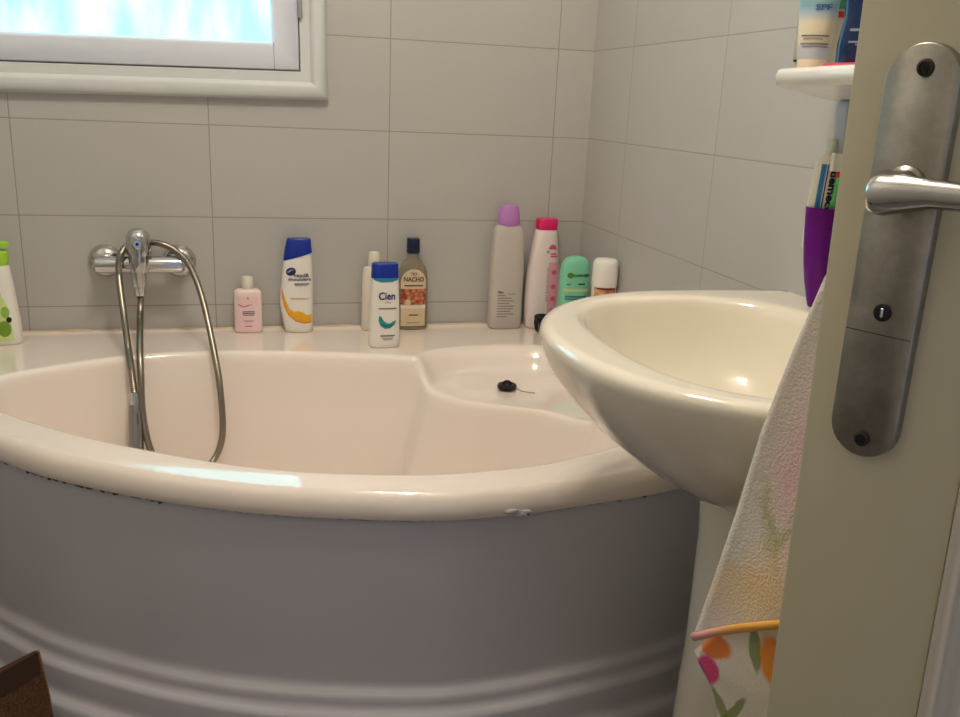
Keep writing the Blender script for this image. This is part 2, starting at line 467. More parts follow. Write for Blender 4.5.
# ribbed hose: radius modulated along its length
dense = []
for a, b in zip(cp, cp[1:]):
    dense += [a, a.lerp(b, .5)]
bm = bmesh.new(); tube(bm, dense, [.0071 if i % 2 else .0063 for i in range(len(dense))], 12)
link('shower_hose', bm, M['hose'], shower)
bm = bmesh.new()
ax = [(-1.034, -.261, .494), (-1.033, -.265, .480), (-1.033, -.268, .470)]
tube(bm, [Vector(p)-O for p in ax], [.0095, .0105, .0105], 20)
link('hose_nut', bm, M['chrome'], shower)
bm = bmesh.new()
ax = [(-1.033, -.268, .471), (-1.033, -.269, .467), (-1.033, -.273, .455), (-1.0325, -.283, .43), (-1.0325, -.294, .40), (-1.033, -.306, .365), (-1.033, -.316, .335), (-1.033, -.324, .31)]
tube(bm, [Vector(p)-O for p in ax], [.0115, .0125, .0135, .0140, .0150, .0165, .020, .024], 24)
link('shower_handle', bm, mat('satin_chrome', (150, 148, 146), .28, metal=.85), shower)
bm = bmesh.new()
ring = Matrix.Translation(Vector((-1.033, -.337, .285))-O) @ Matrix.Rotation(radians(55), 4, 'X')
lathe(bm, [(0, .012), (.02, .012), (.030, .006), (.033, -.004), (.030, -.01), (0, -.01)], 28)
bm.transform(ring)
link('shower_head', bm, M['chrome'], shower)
bm = bmesh.new(); tube(bm, [Vector(p)-O for p in [(-1.028, -.2855, .457), (-1.0275, -.294, .437)]], .0013, 8)
link('handle_mark', bm, mat('blue_mark', (70, 90, 120), .4), shower)

# ------------------------------------------------------------------ washbasin
SY = -1.162
def dloop(xc, a, b, z, back, n=2.15, m=64, yc=SY, yb=None):
    """D-shaped outline: superelliptic nose towards -x, straight sides to x=back"""
    pts = []
    for i in range(m+1):
        t = -pi/2+pi*i/m
        c, s = cos(t), sin(t)
        pts.append((xc-a*abs(c)**(2/n), yc+b*math.copysign(abs(s)**(2/n), s), z))
    yb = b*.97 if yb is None else yb
    k = 16
    y1 = pts[-1][1]
    side = [(xc+(back-xc)*(i/k), yc+b+(yb-b)*(i/k)**2, z) for i in range(1, k+1)]
    bk = [(back, yc+yb-2*yb*i/24, z) for i in range(1, 24)]
    side2 = [(xc+(back-xc)*(1-i/k), yc-b-(yb-b)*(1-i/k)**2, z) for i in range(0, k)]
    return pts+side+bk+side2
def resample(loop, n):
    P = [Vector(p) for p in loop]; N = len(P)
    d = [0]
    for i in range(N): d.append(d[-1]+(P[(i+1) % N]-P[i]).length)
    out = []; j = 0
    for k in range(n):
        s = d[-1]*k/n
        while d[j+1] < s: j += 1
        out.append(P[j].lerp(P[(j+1) % N], (s-d[j])/max(d[j+1]-d[j], 1e-9)))
    return out
basin = thing('washbasin', 'white ceramic pedestal washbasin on the right wall', 'washbasin', (0, 0, 0))
NB = 128
out_prof = [  # (front reach, half width, z)
    (.10, .10, .590), (.14, .125, .594), (.19, .150, .603), (.25, .182, .625), (.312, .212, .655), (.362, .234, .686), (.404, .252, .720), (.434, .265, .752), (.452, .272, .776), (.4615, .277, .794), (.4665, .280, .810), (.467, .281, .8195), (.4635, .279, .8255), (.456, .274, .829)]
loops = []
for reach, hw, z in out_prof:
    a = min(.27, reach*.62)
    loops.append(resample(dloop(-(reach-a), a, hw, z, -.001), NB))
def bowl(rx, ry, z, xc=-.232, n=2.5):
    pts = []
    for i in range(200):
        t = -pi/2+2*pi*i/200
        c, s = cos(t), sin(t)
        pts.append((xc-rx*math.copysign(abs(c)**(2/n), c), SY+ry*math.copysign(abs(s)**(2/n), s), z))
    return resample(pts, NB)
for rx, ry, z, xc in [(.182, .238, .8285, -.229), (.177, .233, .8265, -.229), (.173, .229, .821, -.229), (.170, .226, .811, -.229), (.161, .215, .778, -.226), (.150, .200, .745, -.224), (.128, .170, .715, -.221), (.095, .125, .695, -.216), (.05, .06, .685, -.211), (.022, .022, .682, -.211)]:
    loops.append(bowl(rx, ry, z, xc))
def blend(a, b, t, z): return [Vector((p.x+(q.x-p.x)*t, p.y+(q.y-p.y)*t, z)) for p, q in zip(map(Vector, a), map(Vector, b))]
k0 = len(out_prof)
oa, ob = loops[k0-1], loops[k0]
loops[k0:k0] = [blend(oa, ob, t, .8292) for t in (.12, .35, .6, .88)]
bm = bmesh.new()
loft(bm, loops)
link('basin_bowl', bm, M['ceramic'], basin, angle=70)
bm = bmesh.new()
ped = []
for z, r, d in [(0, .114, .272), (.02, .114, .272), (.05, .104, .262), (.2, .096, .248), (.4, .092, .240), (.55, .094, .240), (.63, .102, .246), (.655, .106, .25)]:
    a = r; ped.append(resample(dloop(-(d-a), a, r, z, -.03, n=2.2), 64))
loft(bm, ped)
link('pedestal', bm, M['ceramic'], basin, angle=60)
bm = bmesh.new(); lathe(bm, [(0, .003), (.02, .003), (.024, .001), (.024, 0), (0, 0)], 28, center=(-.211, SY, .6825))
link('drain_ring', bm, M['chrome'], basin)

# ------------------------------------------------------------------ generic bottle
class Bottle:
    def __init__(s, sections, n=2.6, seg=48):
        s.s = sections; s.n = n; s.seg = seg       # (z, half width, half depth[, x offset])
    def at(s, z):
        T = s.s
        if z <= T[0][0]: q = T[0]; return q[1], q[2], (q[3] if len(q) > 3 else 0)
        for a, b in zip(T, T[1:]):
            if z <= b[0]:
                t = (z-a[0])/max(b[0]-a[0], 1e-9)
                xo = lambda q: q[3] if len(q) > 3 else 0
                return a[1]+(b[1]-a[1])*t, a[2]+(b[2]-a[2])*t, xo(a)+(xo(b)-xo(a))*t
        q = T[-1]; return q[1], q[2], (q[3] if len(q) > 3 else 0)
    def loop(s, z, w, d, xo):
        L = []
        for k in range(s.seg):
            a = 2*pi*k/s.seg; c, q = cos(a), sin(a)
            L.append((xo+w*math.copysign(abs(c)**(2/s.n), c), d*math.copysign(abs(q)**(2/s.n), q), z))
        return L
    def mesh(s):
        bm = bmesh.new()
        loft(bm, [s.loop(q[0], q[1], q[2], q[3] if len(q) > 3 else 0) for q in s.s])
        return bm
    def front(s, x, z, lift=.0006):
        w, d, xo = s.at(z)
        u = min(.985, abs((x-xo)/max(w, 1e-6)))
        return -d*(1-u**s.n)**(1/s.n)-lift

def round_tab(w, z0, z1, r, steps=5):
    """sections for a box-like profile with rounded shoulders: returns half widths list"""
    pass

def text_bm(txt, size, align='CENTER', bold=0.):
    cu = bpy.data.curves.new('t', 'FONT'); cu.body = txt; cu.size = size; cu.align_x = align; cu.align_y = 'CENTER'
    cu.offset = bold; cu.resolution_u = 4
    o = bpy.data.objects.new('t', cu); C.objects.link(o)
    bpy.context.view_layer.update()
    dg = bpy.context.evaluated_depsgraph_get()
    me = bpy.data.meshes.new_from_object(o.evaluated_get(dg))
    bm = bmesh.new(); bm.from_mesh(me)
    bpy.data.objects.remove(o); bpy.data.curves.remove(cu); bpy.data.meshes.remove(me)
    return bm
def decal_text(name, b, parent, txt, x, z, size, m, rot=0, width=None, bold=0., lift=.0009):
    bm = text_bm(txt, size, 'CENTER', bold)
    xs = [v.co.x for v in bm.verts]
    if not xs: return
    k = width/(max(xs)-min(xs)) if width else 1
    c, s = cos(rot), sin(rot)
    for v in bm.verts:
        X, Y = v.co.x*k, v.co.y
        px, pz = x+X*c-Y*s, z+X*s+Y*c
        v.co = Vector((px, b.front(px, pz, lift), pz))
    return link(name, bm, m, parent, smooth=False)
def decal_poly(name, b, parent, pts, m, lift=.0006, nx=14, nz=None):
    """filled 2D outline (x,z) laid on the front of the bottle, cut into a grid so it follows the curve"""
    bm = bmesh.new()
    vs = [bm.verts.new((x, 0, z)) for x, z in pts]
    bm.faces.new(vs)
    xs = [p[0] for p in pts]; zs = [p[1] for p in pts]
    for i in range(1, nx):
        x = min(xs)+(max(xs)-min(xs))*i/nx
        bmesh.ops.bisect_plane(bm, geom=bm.verts[:]+bm.edges[:]+bm.faces[:], plane_co=(x, 0, 0), plane_no=(1, 0, 0))
    for i in range(1, 8):
        z = min(zs)+(max(zs)-min(zs))*i/8
        bmesh.ops.bisect_plane(bm, geom=bm.verts[:]+bm.edges[:]+bm.faces[:], plane_co=(0, 0, z), plane_no=(0, 0, 1))
    for v in bm.verts: v.co.y = b.front(v.co.x, v.co.z, lift)
    return link(name, bm, m, parent, smooth=True)
def ell(cx, cz, rx, rz, n=28): return [(cx+rx*cos(2*pi*i/n), cz+rz*sin(2*pi*i/n)) for i in range(n)]
def rect(x0, x1, z0, z1): return [(x0, z0), (x1, z0), (x1, z1), (x0, z1)]
def lines(b, parent, name, m, specs, lift=.0009):
    for x0, x1, z, h in specs:
        decal_poly(name, b, parent, rect(x0, x1, z-h/2, z+h/2), m, lift, 8)

BASE = DECK+.0008
ink = mat('dark_blue_ink', (40, 42, 90), .5); inkgrey = mat('grey_ink', (120, 115, 118), .5); black_ink = mat('black_ink', (30, 28, 32), .5)
pinkink = mat('pink_ink', (205, 110, 130), .5)

# green-capped bottle at the left frame edge
t = thing('lotion_bottle', 'white bottle with lime green cap at the far left of the tub deck', 'bottle', (-1.312, -.085, BASE), 0)
b = Bottle([(0, .038, .022), (.003, .041, .024), (.04, .041, .024), (.12, .034, .021), (.155, .030, .019), (.163, .029, .018), (.166, .026, .016)], 2.8)
link('bottle_body', b.mesh(), M['white'], t)
lime = mat('lime_plastic', (165, 214, 60), .35, noise=.03)
k = Bottle([(.166, .027, .018), (.170, .030, .019), (.193, .030, .019), (.196, .027, .017)], 2.8); link('bottle_cap', k.mesh(), lime, t)
k = Bottle([(.196, .012, .012), (.202, .012, .012), (.203, .032, .015, .001), (.211, .032, .015, .001), (.213, .029, .012, .001)], 3); link('pump_top', k.mesh(), lime, t)
decal_poly('front_label', b, t, [(-.024, .008), (.030, .008), (.027, .045), (.022, .085), (.012, .11), (-.024, .115)], mat('green_label', (205, 222, 150), .4, noise=.15, nscale=40))
decal_poly('leaf_print', b, t, ell(.014, .035, .013, .017), mat('leaf_green', (120, 160, 50), .4, noise=.3, nscale=90), .001)
decal_poly('leaf_print', b, t, ell(.018, .07, .008, .012), mat('leaf_green_pale', (150, 185, 80), .4, noise=.3, nscale=90), .001)
decal_poly('olive_print', b, t, ell(.024, .054, .005, .006), black_ink, .0013)

# small pink bottle
t = thing('lotion_bottle', 'small pink bottle with white screw cap right of the shower hose', 'bottle', (-.8075, -.028, BASE), 0)
b = Bottle([(0, .028, .016), (.003, .031, .018), (.05, .031, .018), (.089, .031, .0175), (.095, .0295, .0165), (.0985, .024, .014), (.1, .015, .0125)], 3.2)
link('bottle_body', b.mesh(), mat('pale_pink_plastic', (242, 218, 214), .3), t)
k = Bottle([(.1, .0125, .0125), (.102, .0135, .0135), (.126, .0125, .0125), (.128, .0115, .0115)], 2); link('bottle_cap', k.mesh(), M['offwhite'], t)
decal_poly('front_label', b, t, rect(-.024, .024, .008, .085), mat('pink_label', (240, 206, 208), .45, noise=.03))
decal_text('label_mark', b, t, 'A', .0, .081, .009, pinkink, bold=.0002, lift=.0014)
decal_poly('swirl_print', b, t, [(-.026, .066), (-.018, .064), (-.010, .060), (.002, .0635), (.012, .068), (.002, .066), (-.010, .0625), (-.018, .067)], pinkink, .0012)
lines(b, t, 'label_text', inkgrey, [(-.012, .014, .050, .0025), (-.013, .015, .046, .0028), (-.012, .013, .042, .0022)])
lines(b, t, 'label_text', pinkink, [(-.011, .013, .029, .0012), (-.008, .010, .0265, .0012), (-.008, .008, .016, .0024)])

# tall white shampoo bottle with slanted blue cap
blue = mat('royal_blue_plastic', (22, 48, 150), .28, noise=.03)
t = thing('shampoo_bottle', 'tall white shampoo bottle with slanted royal blue cap and orange swoosh', 'bottle', (-.697, -.033, BASE), radians(-4))
b = Bottle([(0, .029, .018, .003), (.003, .031, .020, .003), (.02, .033, .021, .001), (.06, .037, .022, -.002), (.10, .0365, .022, -.001), (.14, .034, .021, .001), (.170, .0315, .019, .002), (.196, .029, .017, .003)], 2.8)
link('bottle_body', b.mesh(), M['white'], t)
k = Bottle([(.168, .0325, .0198, .002), (.196, .0298, .0178, .0035), (.214, .0268, .0158, .005), (.216, .0255, .0145, .005)], 2.8)
bm = k.mesh()
for v in bm.verts:
    if v.co.z < .17: v.co.z += .007+.30*(v.co.x)      # slanted lower edge
link('bottle_cap', bm, blue, t)
orange = mat('orange_print', (246, 176, 40), .4, noise=.25, nscale=70)
sw = [(-.0345, .105), (-.033, .085), (-.027, .062), (-.017, .043), (-.002, .031), (.016, .026), (.032, .026)]
up = [(.032, .043), (.022, .042), (.012, .049), (.002, .052), (-.008, .050), (-.018, .058), (-.026, .078)]
decal_poly('swoosh_print', b, t, sw+up, orange)
decal_poly('swoosh_edge', b, t, sw+[(.032, .023), (.016, .022), (-.003, .027), (-.019, .040), (-.029, .060), (-.0345, .085)], mat('dark_orange', (226, 140, 30), .4), .0008)
decal_poly('logo', b, t, [(x*cos(.35)-y*sin(.35)-.013, x*sin(.35)+y*cos(.35)+.143) for x, y in ell(0, 0, .0115, .009)], ink, .0009)
decal_poly('logo_swirl', b, t, [(-.022, .142), (-.013, .148), (-.004, .1475), (-.012, .1455), (-.019, .140)], mat('pale_blue_print', (150, 165, 215), .4), .0012)
decal_text('label_text', b, t, 'head&', .010, .1345, .0125, ink, width=.034, bold=.0002)
decal_text('label_text', b, t, 'shoulders', .006, .1255, .0105, ink, width=.050, bold=.0002)
lines(b, t, 'label_text', inkgrey, [(-.006, .028, .115, .003), (-.004, .024, .111, .0014)])
lines(b, t, 'label_text', mat('orange_ink', (225, 165, 130), .5), [(-.016, .026, .082, .0014), (-.014, .024, .079, .0010)])

# slim white bottle standing behind the blue-capped one
t = thing('lotion_bottle', 'slim plain white bottle half hidden behind the blue capped bottle with the teal wave', 'bottle', (-.520, -.030, BASE), 0)
b = Bottle([(0, .026, .018), (.003, .0285, .020), (.10, .0275, .019), (.14, .0265, .018), (.148, .0245, .016), (.151, .014, .013)], 2.8)
link('bottle_body', b.mesh(), M['offwhite'], t)
k = Bottle([(.151, .0125, .0125), (.153, .0135, .0135), (.183, .0125, .0125), (.185, .0115, .0115)], 2); link('bottle_cap', k.mesh(), M['offwhite'], t)

# white bottle with blue cap on the front of the deck
t = thing('shampoo_bottle', 'white bottle with blue cap and teal wave print standing nearest the tub edge', 'bottle', (-.517, -.183, BASE), radians(3))
b = Bottle([(0, .030, .017), (.003, .033, .019), (.02, .0335, .0195), (.08, .0325, .019), (.14, .030, .018), (.155, .0293, .0175), (.157, .0288, .017)], 3.2)
link('bottle_body', b.mesh(), M['white'], t)
k = Bottle([(.155, .0297, .0178), (.162, .0295, .0177), (.184, .0285, .0172), (.1865, .0265, .0155)], 3.2)
link('bottle_cap', k.mesh(), blue, t)
decal_poly('teal_band', b, t, [(-.0285, .156), (-.0285, .1525), (-.012, .1475), (.012, .1475), (.0285, .1525), (.0285, .156)], mat('teal_print', (40, 130, 165), .4), .0007)
decal_text('label_text', b, t, 'Cien', .002, .116, .023, ink, width=.036, bold=.0006)
decal_text('label_text', b, t, 'silky', .004, .103, .007, inkgrey, width=.014)
lines(b, t, 'label_text', inkgrey, [(-.016, .024, .089, .003), (-.012, .020, .028, .0032), (-.007, .016, .0225, .0014), (-.006, .014, .019, .0014)])
teal = mat('teal_wave', (30, 150, 150), .4, noise=.35, nscale=60); teald = mat('dark_teal_wave', (20, 110, 115), .4, noise=.3, nscale=60)
decal_poly('wave_print', b, t, [(-.015, .074), (-.0165, .062), (-.012, .051), (-.002, .044), (.010, .045), (.020, .053), (.023, .063), (.016, .060), (.008, .0555), (.001, .057), (-.006, .063), (-.010, .071)], teal, .0010)
decal_poly('wave_print', b, t, [(-.012, .056), (-.002, .048), (.010, .049), (.018, .055), (.008, .052), (-.002, .053)], teald, .0013)

# clear bottle with navy cap and beige arched label
def clear_mat():
    m = mat('amber_tinted_clear_plastic', (215, 205, 180), .12, noise=.02, trans=.75, ior=1.3)
    return m
t = thing('shampoo_bottle', 'clear bottle with navy cap and beige arched label', 'bottle', (-.428, -.029, BASE), 0)
b = Bottle([(0, .034, .017), (.003, .037, .019), (.05, .037, .019), (.12, .0365, .019), (.138, .0345, .0185), (.152, .029, .017), (.163, .021, .0145), (.169, .0135, .0115), (.185, .0125, .0112)], 2.7)
link('bottle_body', b.mesh(), clear_mat(), t)
k = Bottle([(.183, .0145, .0135), (.186, .0155, .0145), (.216, .0152, .0142), (.218, .0135, .0125)], 3); link('bottle_cap', k.mesh(), mat('navy_plastic', (20, 28, 62), .3), t)
arch = [(-.029, .010), (.029, .010), (.030, .115)]+[(.030*cos(a), .115+.032*sin(a)) for a in [pi*i/14 for i in range(1, 14)]]+[(-.030, .115)]
decal_poly('front_label', b, t, arch, mat('beige_label', (214, 194, 160), .5, noise=.04))
def picture(name, c0, c1, sc_):
    m, tt, bb = nt(name); bb.inputs['Roughness'].default_value = .5
    tc = tt.nodes.new('ShaderNodeTexCoord'); v = tt.nodes.new('ShaderNodeTexVoronoi'); v.inputs['Scale'].default_value = sc_
    tt.links.new(tc.outputs['Object'], v.inputs['Vector'])
    r = tt.nodes.new('ShaderNodeValToRGB'); r.color_ramp.elements[0].color = col(c0); r.color_ramp.elements[1].color = col(c1); r.color_ramp.elements[1].position = .7
    tt.links.new(v.outputs['Distance'], r.inputs[0]); tt.links.new(r.outputs[0], bb.inputs['Base Color'])
    return m
decal_poly('picture_print', b, t, rect(-.030, .030, .062, .100), picture('copper_picture', (226, 150, 110), (140, 60, 30), 95), .0011)
decal_poly('picture_print', b, t, ell(-.013, .068, .0075, .0075), mat('beige_flower', (210, 190, 150), .5), .0014)
decal_poly('label_band', b, t, rect(-.030, .030, .053, .060), mat('pale_band', (228, 220, 205), .5), .0010)
brown_ink = mat('brown_ink', (90, 62, 45), .5)
decal_text('label_text', b, t, 'TIO', .0, .1355, .009, brown_ink, bold=.0002, lift=.0014)
decal_text('label_text', b, t, 'NACHO', .0, .1225, .015, brown_ink, width=.048, bold=.0004, lift=.0014)
lines(b, t, 'label_text', brown_ink, [(-.022, .022, .108, .003), (-.010, .012, .037, .003), (-.016, .016, .018, .0012)], .0014)

# tall translucent bottle with lilac cap
frost = mat('frosted_clear_plastic', (214, 206, 198), .35, trans=.2, ior=1.2, noise=.02)
t = thing('lotion_bottle', 'tall translucent bottle with lilac cap and small grey print', 'bottle', (-.198, -.034, BASE), 0)
b = Bottle([(0, .037, .021), (.004, .041, .024), (.05, .0415, .0245), (.15, .0415, .0245), (.215, .039, .0235), (.235, .037, .022), (.246, .033, .020), (.252, .025, .018), (.254, .018, .016)], 3)
link('bottle_body', b.mesh(), frost, t)
k = Bottle([(.250, .024, .020, -.001), (.253, .0265, .0215, -.001), (.270, .026, .021, -.001), (.292, .023, .019, -.001), (.297, .020, .017, -.001), (.299, .014, .012, -.001)], 2.3); link('bottle_cap', k.mesh(), mat('lilac_plastic', (190, 130, 200), .35), t)
decal_text('label_text', b, t, 'Nivo', -.019, .092, .009, black_ink, width=.013, bold=.0003)
for i in range(9):
    w = [.020, .034, .040, .030, .042, .040, .034, .041, .026][i]
    lines(b, t, 'label_text', mat('light_grey_ink', (150, 143, 145), .5) if i == 0 else bpy.data.materials['light_grey_ink'], [(-.026, -.026+w, .084-i*.0065, .0024)])
decal_text('label_text', b, t, 'hydra', .008, .088, .006, inkgrey, width=.018)

# white bottle with hot pink cap
t = thing('lotion_bottle', 'tapering white bottle with hot pink cap and pink vertical print', 'bottle', (-.104, -.036, BASE), radians(4))
b = Bottle([(0, .041, .021, .003), (.004, .045, .024, .003), (.03, .046, .0245, .002), (.08, .045, .024, 0), (.14, .041, .023, -.001), (.19, .034, .021, -.001), (.225, .0285, .0195, 0), (.240, .0265, .018, .0005), (.243, .024, .016, .0005)], 2.6)
link('bottle_body', b.mesh(), mat('pearl_white_plastic', (232, 218, 215), .3), t)
k = Bottle([(.242, .0245, .0175, .0005), (.244, .026, .019, .0005), (.264, .026, .019, .001), (.268, .0245, .017, .001)], 3); link('bottle_cap', k.mesh(), mat('hot_pink_plastic', (226, 30, 108), .35), t)
pk = mat('rose_print', (222, 90, 130), .45, noise=.1); pkl = mat('pale_rose_print', (226, 165, 178), .45, noise=.1)
decal_poly('logo', b, t, [(.012+.011*cos(a), .196+.012*sin(a)) for a in [pi*i/16 for i in range(17)]], pk)
decal_poly('side_stripe', b, t, rect(.004, .030, .02, .165), pkl, .0006)
lines(b, t, 'label_text', pk, [(.006, .022, .185, .004), (.006, .028, .179, .004)])
lines(b, t, 'label_text', inkgrey, [(-.003, .002, .190, .006)])
decal_text('label_text', b, t, 'gel hidratante', .001, .110, .0085, mat('mauve_ink', (170, 120, 140), .5), rot=pi/2, width=.085, lift=.0012)
for z in (.14, .105, .075, .045): decal_poly('flower_print', b, t, ell(.018, z, .007, .006, 12), pk, .0012)

# mint green bottle with rounded top
mint = mat('mint_plastic', (128, 204, 172), .3, noise=.03)
t = thing('lotion_bottle', 'mint green bottle with rounded top in the wall corner', 'bottle', (-.061, -.140, BASE), radians(-6))
b = Bottle([(0, .033, .019), (.003, .036, .021), (.10, .036, .021), (.155, .036, .021), (.17, .0345, .020), (.182, .030, .0185), (.190, .023, .0155), (.194, .013, .010), (.1952, .004, .003)], 2.6)
link('bottle_body', b.mesh(), mint, t)
gd = mat('forest_green_ink', (40, 85, 45), .5)
decal_poly('leaf_logo', b, t, ell(-.016, .152, .0075, .0065), mat('logo_green', (75, 130, 45), .5), .0010)
decal_text('label_text', b, t, 'GARNIER', .011, .152, .0085, gd, width=.040, bold=.0003)
lines(b, t, 'label_text', gd, [(-.024, -.014, .131, .002), (.004, .020, .132, .004)])
lines(b, t, 'label_text', mat('pale_yellow_print', (200, 214, 140), .5), [(-.030, .030, .117, .006)])
lines(b, t, 'label_text', mat('teal_ink', (60, 130, 130), .5), [(-.026, .026, .102, .004), (-.026, .022, .096, .0035), (-.010, .022, .085, .003), (-.024, .020, .075, .002)])

# white cylinder with orange picture
t = thing('lotion_bottle', 'white capped bottle with orange photo label against the right wall', 'bottle', (-.031, -.248, BASE), radians(-14))
b = Bottle([(0, .025, .022), (.003, .0275, .0245), (.146, .0275, .0245)], 2.3)
link('bottle_body', b.mesh(), M['white'], t)
k = Bottle([(.146, .0282, .0252), (.152, .0285, .0255), (.196, .028, .025), (.203, .026, .023), (.207, .021, .019), (.208, .012, .010)], 2.3); link('bottle_cap', k.mesh(), M['white'], t)
decal_poly('picture_print', b, t, rect(-.0235, .0235, .02, .145), picture('orange_picture', (232, 178, 120), (176, 92, 62), 48), .0007)
lines(b, t, 'picture_edge', mat('dark_red_print', (120, 45, 40), .5), [(-.0235, .0235, .143, .004)])

# black hair clip / ring on the deck
t = thing('hair_claw', 'small black hair clip on the tub deck beside the hot pink capped bottle', 'hair clip', (-.117, -.082, BASE), radians(20))
bm = bmesh.new()
tube(bm, [(.016*cos(a), .012*sin(a), 1.4*.026) for a in [2*pi*i/24 for i in range(25)]], .0042, 10, False)
link('clip_ring', bm, M['black'], t)
bm = bmesh.new()
for a in (200, 250, 300, 20, 70, 130):
    c, s = cos(radians(a)), sin(radians(a))
    tube(bm, [(.016*c, .012*s, .035), (.018*c, .014*s, .019), (.014*c, .010*s, .0005)], [.0034, .003, .002], 8)
link('clip_teeth', bm, M['black'], t)

for o in list(C.objects):
    if o.parent is None and o.get('category') == 'bottle': o['group'] = 'toiletry bottles on the bathtub deck'
# ------------------------------------------------------------------ mirror, shelf and its contents
bm = bmesh.new(); box(bm, -.006, 0, -1.45, -.838, 1.165, 1.72, .0015, 1)
mir = thing('wall_mirror', 'frameless mirror on the right wall behind the shelf', 'mirror', (0, 0, 0))
link('mirror_back', bm, M['darkseam'], mir, smooth=False)
bm = bmesh.new(); box(bm, -.0072, -.0062, -1.447, -.840, 1.168, 1.717)
link('mirror_glass', bm, M['mirror'], mir, smooth=False)

shelf = thing('wall_shelf', 'white rounded wall shelf above the washbasin', 'shelf', (0, 0, 1.145))
bm = bmesh.new()
def shelf_loop(d, z, r=.03):
    """plan outline with rounded front corners"""
    y0, y1 = -.962, -1.42
    f = .028
    pts = [(0, y0-.0), (-.4*d, y0-.008)]
    for i in range(9):
        a = pi/2*i/8
        pts.append((-(d-r)-r*sin(a), y0-f-r+r*cos(a)))
    for i in range(1, 9):
        pts.append((-d-.012*sin(pi*i/9), y0-f-r+(y1+f+r-(y0-f-r))*i/9))
    for i in range(9):
        a = pi/2*i/8
        pts.append((-(d-r)-r*cos(a), y1+f+r-r*sin(a)))
    pts += [(-.4*d, y1+.008), (0, y1)]
    return pts
sl = []
for d, zf, zb in [(.126, -.0215, -.037), (.132, -.021, -.037), (.136, -.018, -.036), (.138, -.012, -.03), (.138, -.007, -.02), (.136, -.002, -.006), (.132, 0, 0)]:
    L = []
    for x, y in shelf_loop(d, 0):
        u = min(1, -x/d); L.append((x, y, zb+(zf-zb)*u))
    sl.append(L)
loft(bm, sl)
link('shelf_board', bm, mat('shelf_enamel', (232, 230, 224), .15, coat=.4), shelf, angle=50)
bm = bmesh.new(); box(bm, -.026, -.001, -1.015, -.990, -.118, -.034, .005, 2)
link('shelf_bracket', bm, mat('blue_grey_plastic', (176, 182, 196), .35), shelf)

# tube standing on its cap
t = thing('cream_tube', 'cream tube with blue and green print standing on the wall shelf', 'tube', (-.0755, -.9925, 1.1455), radians(-34))
b = Bottle([(.0135, .0185, .0175), (.018, .0200, .019), (.05, .0225, .0175), (.09, .0250, .013), (.13, .0270, .007), (.145, .0275, .0022), (.150, .0275, .0018)], 2)
tm = bmesh.new()
def tube_mat():
    m, tt, bb = nt('cream_tube_print'); bb.inputs['Roughness'].default_value = .3
    tc = tt.nodes.new('ShaderNodeTexCoord'); sx = tt.nodes.new('ShaderNodeSeparateXYZ'); tt.links.new(tc.outputs['Object'], sx.inputs[0])
    r = tt.nodes.new('ShaderNodeValToRGB'); cr = r.color_ramp
    dv = math_node(tt, 'DIVIDE', sx.outputs['Z'], .16); tt.links.new(dv, r.inputs[0])
    stops = [(.0, (196, 198, 205)), (.17, (196, 198, 205)), (.23, (226, 214, 186)), (.37, (226, 214, 186)), (.42, (186, 198, 204)), (.50, (130, 172, 194)), (.60, (150, 190, 150)), (.9, (230, 226, 190))]
    cr.elements[0].position = stops[0][0]; cr.elements[0].color = col(stops[0][1]); cr.elements[1].position = 1; cr.elements[1].color = col((232, 228, 215))
    for p_, c_ in stops[1:]:
        e = cr.elements.new(p_); e.color = col(c_)
    tt.links.new(r.outputs[0], bb.inputs['Base Color']); return m
link('tube_body', b.mesh(), tube_mat(), t)
k = Bottle([(0, .0175, .0165), (.002, .0188, .0178), (.0135, .0188, .0178)], 2); link('tube_cap', k.mesh(), mat('peach_plastic', (240, 214, 186), .35), t)
lines(b, t, 'label_text', inkgrey, [(-.017, .017, .0425, .0018), (-.014, .010, .0385, .0012), (-.017, .017, .0325, .0018), (-.015, .017, .029, .0012)])
decal_text('label_text', b, t, 'SPF', .006, .077, .010, mat('blue_ink', (60, 100, 150), .5), width=.02, bold=.0003)
decal_poly('logo', b, t, ell(0, .102, .017, .013), mat('green_print', (140, 180, 70), .4), .0009)
decal_poly('logo_centre', b, t, ell(0, .104, .010, .0075), mat('yellow_print', (232, 224, 120), .4), .0012)

t = thing('sun_cream_bottle', 'dark blue bottle with a pale left side on the wall shelf', 'bottle', (-.056, -1.067, 1.1455), radians(-34))
b = Bottle([(0, .027, .016), (.003, .030, .018), (.03, .0305, .0185), (.06, .0265, .017), (.085, .0285, .0175), (.12, .030, .018), (.15, .026, .016), (.158, .015, .012)], 2.6)
link('bottle_body', b.mesh(), mat('dark_blue_plastic', (10, 44, 88), .25, coat=.3), t)
k = Bottle([(.158, .0135, .0125), (.160, .0145, .0135), (.182, .014, .013), (.184, .012, .011)], 2.2); link('bottle_cap', k.mesh(), M['white'], t)
lines(b, t, 'label_text', mat('silver_ink', (150, 165, 185), .4), [(-.018, .016, .046, .003), (-.018, .018, .032, .002), (-.010, .004, .029, .0016), (-.004, .008, .066, .002)])
t = thing('lotion_bottle', 'pale bottle with a green and red mark between cream tube and dark blue bottle', 'bottle', (-.030, -.973, 1.1455), radians(-34))
b = Bottle([(0, .019, .012), (.003, .021, .013), (.09, .021, .013), (.12, .018, .012), (.126, .012, .01)], 2.6)
link('bottle_body', b.mesh(), M['offwhite'], t)
k = Bottle([(.126, .011, .010), (.128, .012, .011), (.15, .0115, .0105)], 2.2); link('bottle_cap', k.mesh(), M['white'], t)
decal_poly('green_mark', b, t, rect(-.012, .016, .080, .106), mat('green_mark', (60, 150, 95), .5), .0008)
